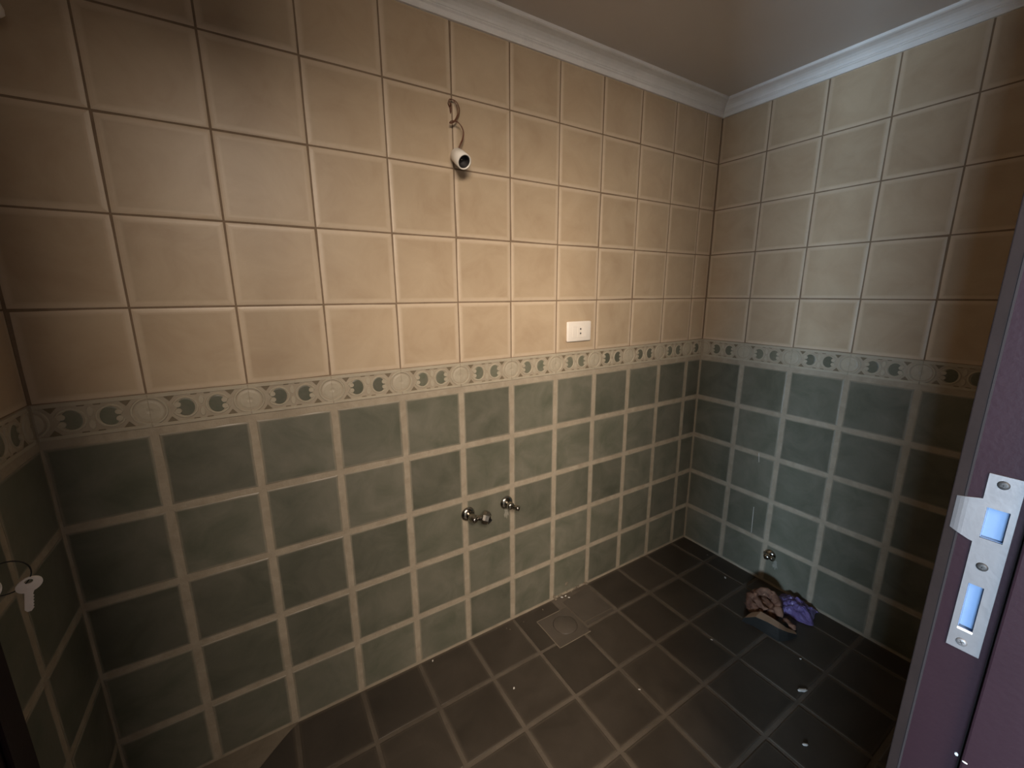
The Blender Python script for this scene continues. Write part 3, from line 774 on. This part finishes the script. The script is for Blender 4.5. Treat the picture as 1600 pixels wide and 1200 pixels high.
# ------------------------------------------------------------------ floor drain
dr = thing('drain_cover', 'square floor drain cover with a round lid beside the long wall', 'drain cover', (-0.9585, -0.1425, 0))
bm = bmesh.new(); box(bm, (-0.0755, -0.0745, -0.004), (0.0755, 0.0745, 0.0012), 0.0012, 2)
link('frame_plate', mesh_from(bm), M['floor_dusty'], dr)
bm = bmesh.new(); lathe(bm, [(0.047, 0.0010), (0.047, 0.0016), (0.0455, 0.0022), (0.010, 0.0026)], Matrix.Translation((0.0120, 0.0035, 0)), 36)
link('round_lid', mesh_from(bm, True), M['floor_dusty'], dr)
bm = bmesh.new(); arc_band(bm, 0.0120, 0.0035, 0.0475, 0.0500, 0, 2*math.pi, 0.0008, 0.0021, 36)
link('lid_rim', mesh_from(bm, True), M['floor_tile'], dr)
for a, b in (((-0.0768, -0.0770, -0.003), (0.0768, -0.0745, 0.0016)), ((-0.0780, -0.0770, -0.003), (-0.0755, 0.0760, 0.0016)), ((-0.0768, 0.0745, -0.003), (0.0420, 0.0768, 0.0016))):
    bm = bmesh.new(); box(bm, a, b); link('edge_grout', mesh_from(bm), M['mortar'], dr)

# ------------------------------------------------------------------ rubbish by the right wall
def crumple(center, rad, seed, amp, sub=4, flat=1.0):
    bm = bmesh.new(); bmesh.ops.create_icosphere(bm, subdivisions=sub, radius=1.0)
    off = Vector((seed*3.1, seed*1.7, seed*0.9))
    for v in bm.verts:
        p = v.co.copy()
        k = 1 + amp*(1 - 2*abs(noise.noise(p*2.2 + off))) + amp*0.55*(1 - 2*abs(noise.noise(p*4.6 + off))) + amp*0.22*noise.noise(p*11 + off)
        v.co = Vector((p.x*rad[0], p.y*rad[1], p.z*rad[2]))*k
        v.co += Vector(center)
        if v.co.z < 0.002: v.co.z = 0.002 + 0.002*abs(noise.noise(p*5))
    return bm
rag = thing('crumpled_rag', 'crumpled brown rag heaped on the floor by the right wall', 'rag', (-0.196, -0.520, 0))
def cloth_tube(name, pts, r, seed):
    bm = bmesh.new()
    P = spline(pts, 9)
    tube(bm, P, [r*(0.75 + 0.35*abs(noise.noise(p*30 + Vector((seed, 0, 0))))) for p in P], 14)
    for v in bm.verts:
        p = v.co.copy()
        d = Vector((noise.noise(p*55 + Vector((seed, 3, 0))), noise.noise(p*55 + Vector((9, seed, 0))), noise.noise(p*55 + Vector((0, 7, seed)))))
        v.co += d*0.0065
        v.co.z = max(v.co.z, 0.002)
    return link(name, mesh_from(bm, True), M['rag'], rag)
cloth_tube('cloth_fold', [(-0.046, -0.010, 0.026), (-0.030, 0.036, 0.034), (0.012, 0.046, 0.044), (0.046, 0.020, 0.050), (0.044, -0.022, 0.048), (0.008, -0.046, 0.036), (-0.030, -0.036, 0.026)], 0.018, 1.3)
cloth_tube('cloth_fold', [(-0.040, -0.030, 0.040), (-0.030, 0.008, 0.056), (0.000, 0.026, 0.070), (0.032, 0.008, 0.078), (0.030, -0.024, 0.064)], 0.014, 4.1)
cloth_tube('cloth_fold', [(0.046, 0.012, 0.074), (0.034, -0.030, 0.070), (0.006, -0.056, 0.050), (-0.012, -0.070, 0.026)], 0.017, 6.6)
cloth_tube('cloth_fold', [(0.006, -0.084, 0.014), (-0.002, -0.112, 0.018), (-0.014, -0.132, 0.010)], 0.012, 8.2)
link('cloth_wad', mesh_from(crumple((0, 0, 0.018), (0.048, 0.048, 0.026), 4.3, 0.3, 4), True), M['rag'], rag)

card = thing('torn_cardboard', 'torn piece of cardboard, grey outside and tan inside, in front of the brown rag', 'cardboard', (-0.305, -0.580, 0))
def strip(pts_lo, pts_hi, name, mat, th):
    bm = bmesh.new(); n = len(pts_lo); sub = 5
    grid = []
    for k in range(sub+1):
        grid.append([Vector(a).lerp(Vector(b), k/sub) for a, b in zip(pts_lo, pts_hi)])
    fr_ = [[bm.verts.new(p + 0.0025*Vector((noise.noise(p*40), noise.noise(p*40+Vector((5, 5, 5))), 0))) for p in row] for row in grid]
    for a, b in zip(fr_, fr_[1:]):
        for i in range(n-1): bm.faces.new((a[i], a[i+1], b[i+1], b[i]))
    bmesh.ops.solidify(bm, geom=bm.faces[:], thickness=th)
    for v in bm.verts:
        if v.co.z < 0.001: v.co.z = 0.001
    return link(name, mesh_from(bm), mat, card)
lo_ = [(-0.020, 0.072, 0.001), (-0.008, 0.030, 0.001), (-0.004, -0.020, 0.001), (-0.002, -0.060, 0.001), (0.030, -0.078, 0.003), (0.075, -0.088, 0.006)]
hi_ = [(-0.018, 0.066, 0.022), (-0.006, 0.030, 0.046), (0.000, -0.012, 0.050), (0.012, -0.050, 0.044), (0.040, -0.070, 0.030), (0.080, -0.086, 0.013)]
strip(lo_, hi_, 'outer_face', M['card'], 0.002)
in_ = [(0.020, 0.058, 0.034), (0.032, 0.030, 0.054), (0.036, -0.008, 0.054), (0.044, -0.036, 0.046), (0.060, -0.056, 0.030), (0.088, -0.076, 0.016)]
strip(hi_, in_, 'inner_flap', M['card_in'], 0.002)

bag = thing('plastic_bag', 'scrap of translucent lilac plastic film between the rag and the right wall', 'plastic bag', (-0.072, -0.588, 0))
bm = bmesh.new(); n = 26
vs = [[None]*(n+1) for _ in range(n+1)]
for i in range(n+1):
    for j in range(n+1):
        u, v = i/n-0.5, j/n-0.5
        p = Vector((u, v, 0))
        edge = max(0.0, 1-(abs(u)*2)**3)*max(0.0, 1-(abs(v)*2)**3)
        z = 0.004 + edge*(0.030*abs(noise.noise(p*4+Vector((2, 1, 0)))) + 0.020*abs(noise.noise(p*9)) + 0.022)
        x = u*(0.120 + 0.04*noise.noise(p*3)) ; y = v*(0.150 + 0.04*noise.noise(p*3+Vector((9, 0, 0))))
        vs[i][j] = bm.verts.new((x, y, z))
for i in range(n):
    for j in range(n): bm.faces.new((vs[i][j], vs[i+1][j], vs[i+1][j+1], vs[i][j+1]))
bmesh.ops.solidify(bm, geom=bm.faces[:], thickness=0.0004)
link('film', mesh_from(bm), M['lilac'], bag)

# crumbs of plaster on the floor: each one a thing of its own
CR = [(-0.8617, -0.012, .0055, 'pale plaster crumb at the broken joint beside the drain, first from the left'),
      (-0.8422, -0.014, .0050, 'pale plaster crumb at the broken joint beside the drain, in the middle'),
      (-0.8357, -0.0285, .0045, 'pale plaster crumb at the broken joint beside the drain, nearest the re-laid tile'),
      (-0.9759, -0.0253, .0035, 'tiny crumb on the cut tile left of the drain cover'),
      (-0.4538, -0.7870, .0095, 'long pale paint flake on the dark floor in front of the rag'),
      (-0.6356, -0.8760, .0075, 'white plaster chip on the floor nearest the door frame'),
      (-0.1312, -0.3180, .0065, 'pale plaster crumb on the floor near the wall corner'),
      (-0.0420, -0.1689, .0035, 'tiny crumb in the floor joint under the wall corner'),
      (-0.9129, -0.4938, .0040, 'small white crumb on the joint in the middle of the floor'),
      (-0.3199, -0.7235, .0040, 'small white crumb on the floor just in front of the torn cardboard'),
      (-1.1573, -0.0300, .0030, 'tiny crumb at the foot of the long wall below the left valve'),
      (-1.1488, -0.0422, .0028, 'tiny crumb a little out from the long wall below the left valve'),
      (-1.0816, -0.0377, .0028, 'tiny crumb on the floor just left of the cut tile'),
      (-1.4645, -0.0150, .0040, 'tiny crumb at the wall foot two tiles left of the valves'),
      (-1.2700, -0.2645, .0045, 'dusty crumb on the floor tile left of the drain cover'),
      (-0.5151, -0.4993, .0040, 'small crumb on the floor joint left of the torn cardboard')]
for k, (x, y, s, lab) in enumerate(CR):
    rr = random.Random(100+k); bm = bmesh.new()
    bmesh.ops.create_icosphere(bm, subdivisions=1, radius=1.0)
    el = 2.2 if 'flake' in lab else 1.25
    for v in bm.verts:
        v.co = Vector((v.co.x*s*el*rr.uniform(.75, 1.15), v.co.y*s*.7*rr.uniform(.75, 1.15), v.co.z*s*.45*rr.uniform(.8, 1.1)))
    zmin = min(v.co.z for v in bm.verts)
    o = link('plaster_chip' if s > .005 else 'crumb', mesh_from(bm), M['chip'] if s > .0035 else M['mortar'])
    o.location = (x, y, -zmin+0.0003); o.rotation_euler = (0, 0, rr.uniform(0, 6.28) if 'flake' not in lab else 2.6)
    tag(o, lab, 'crumb', 'crumbs of plaster on the floor')
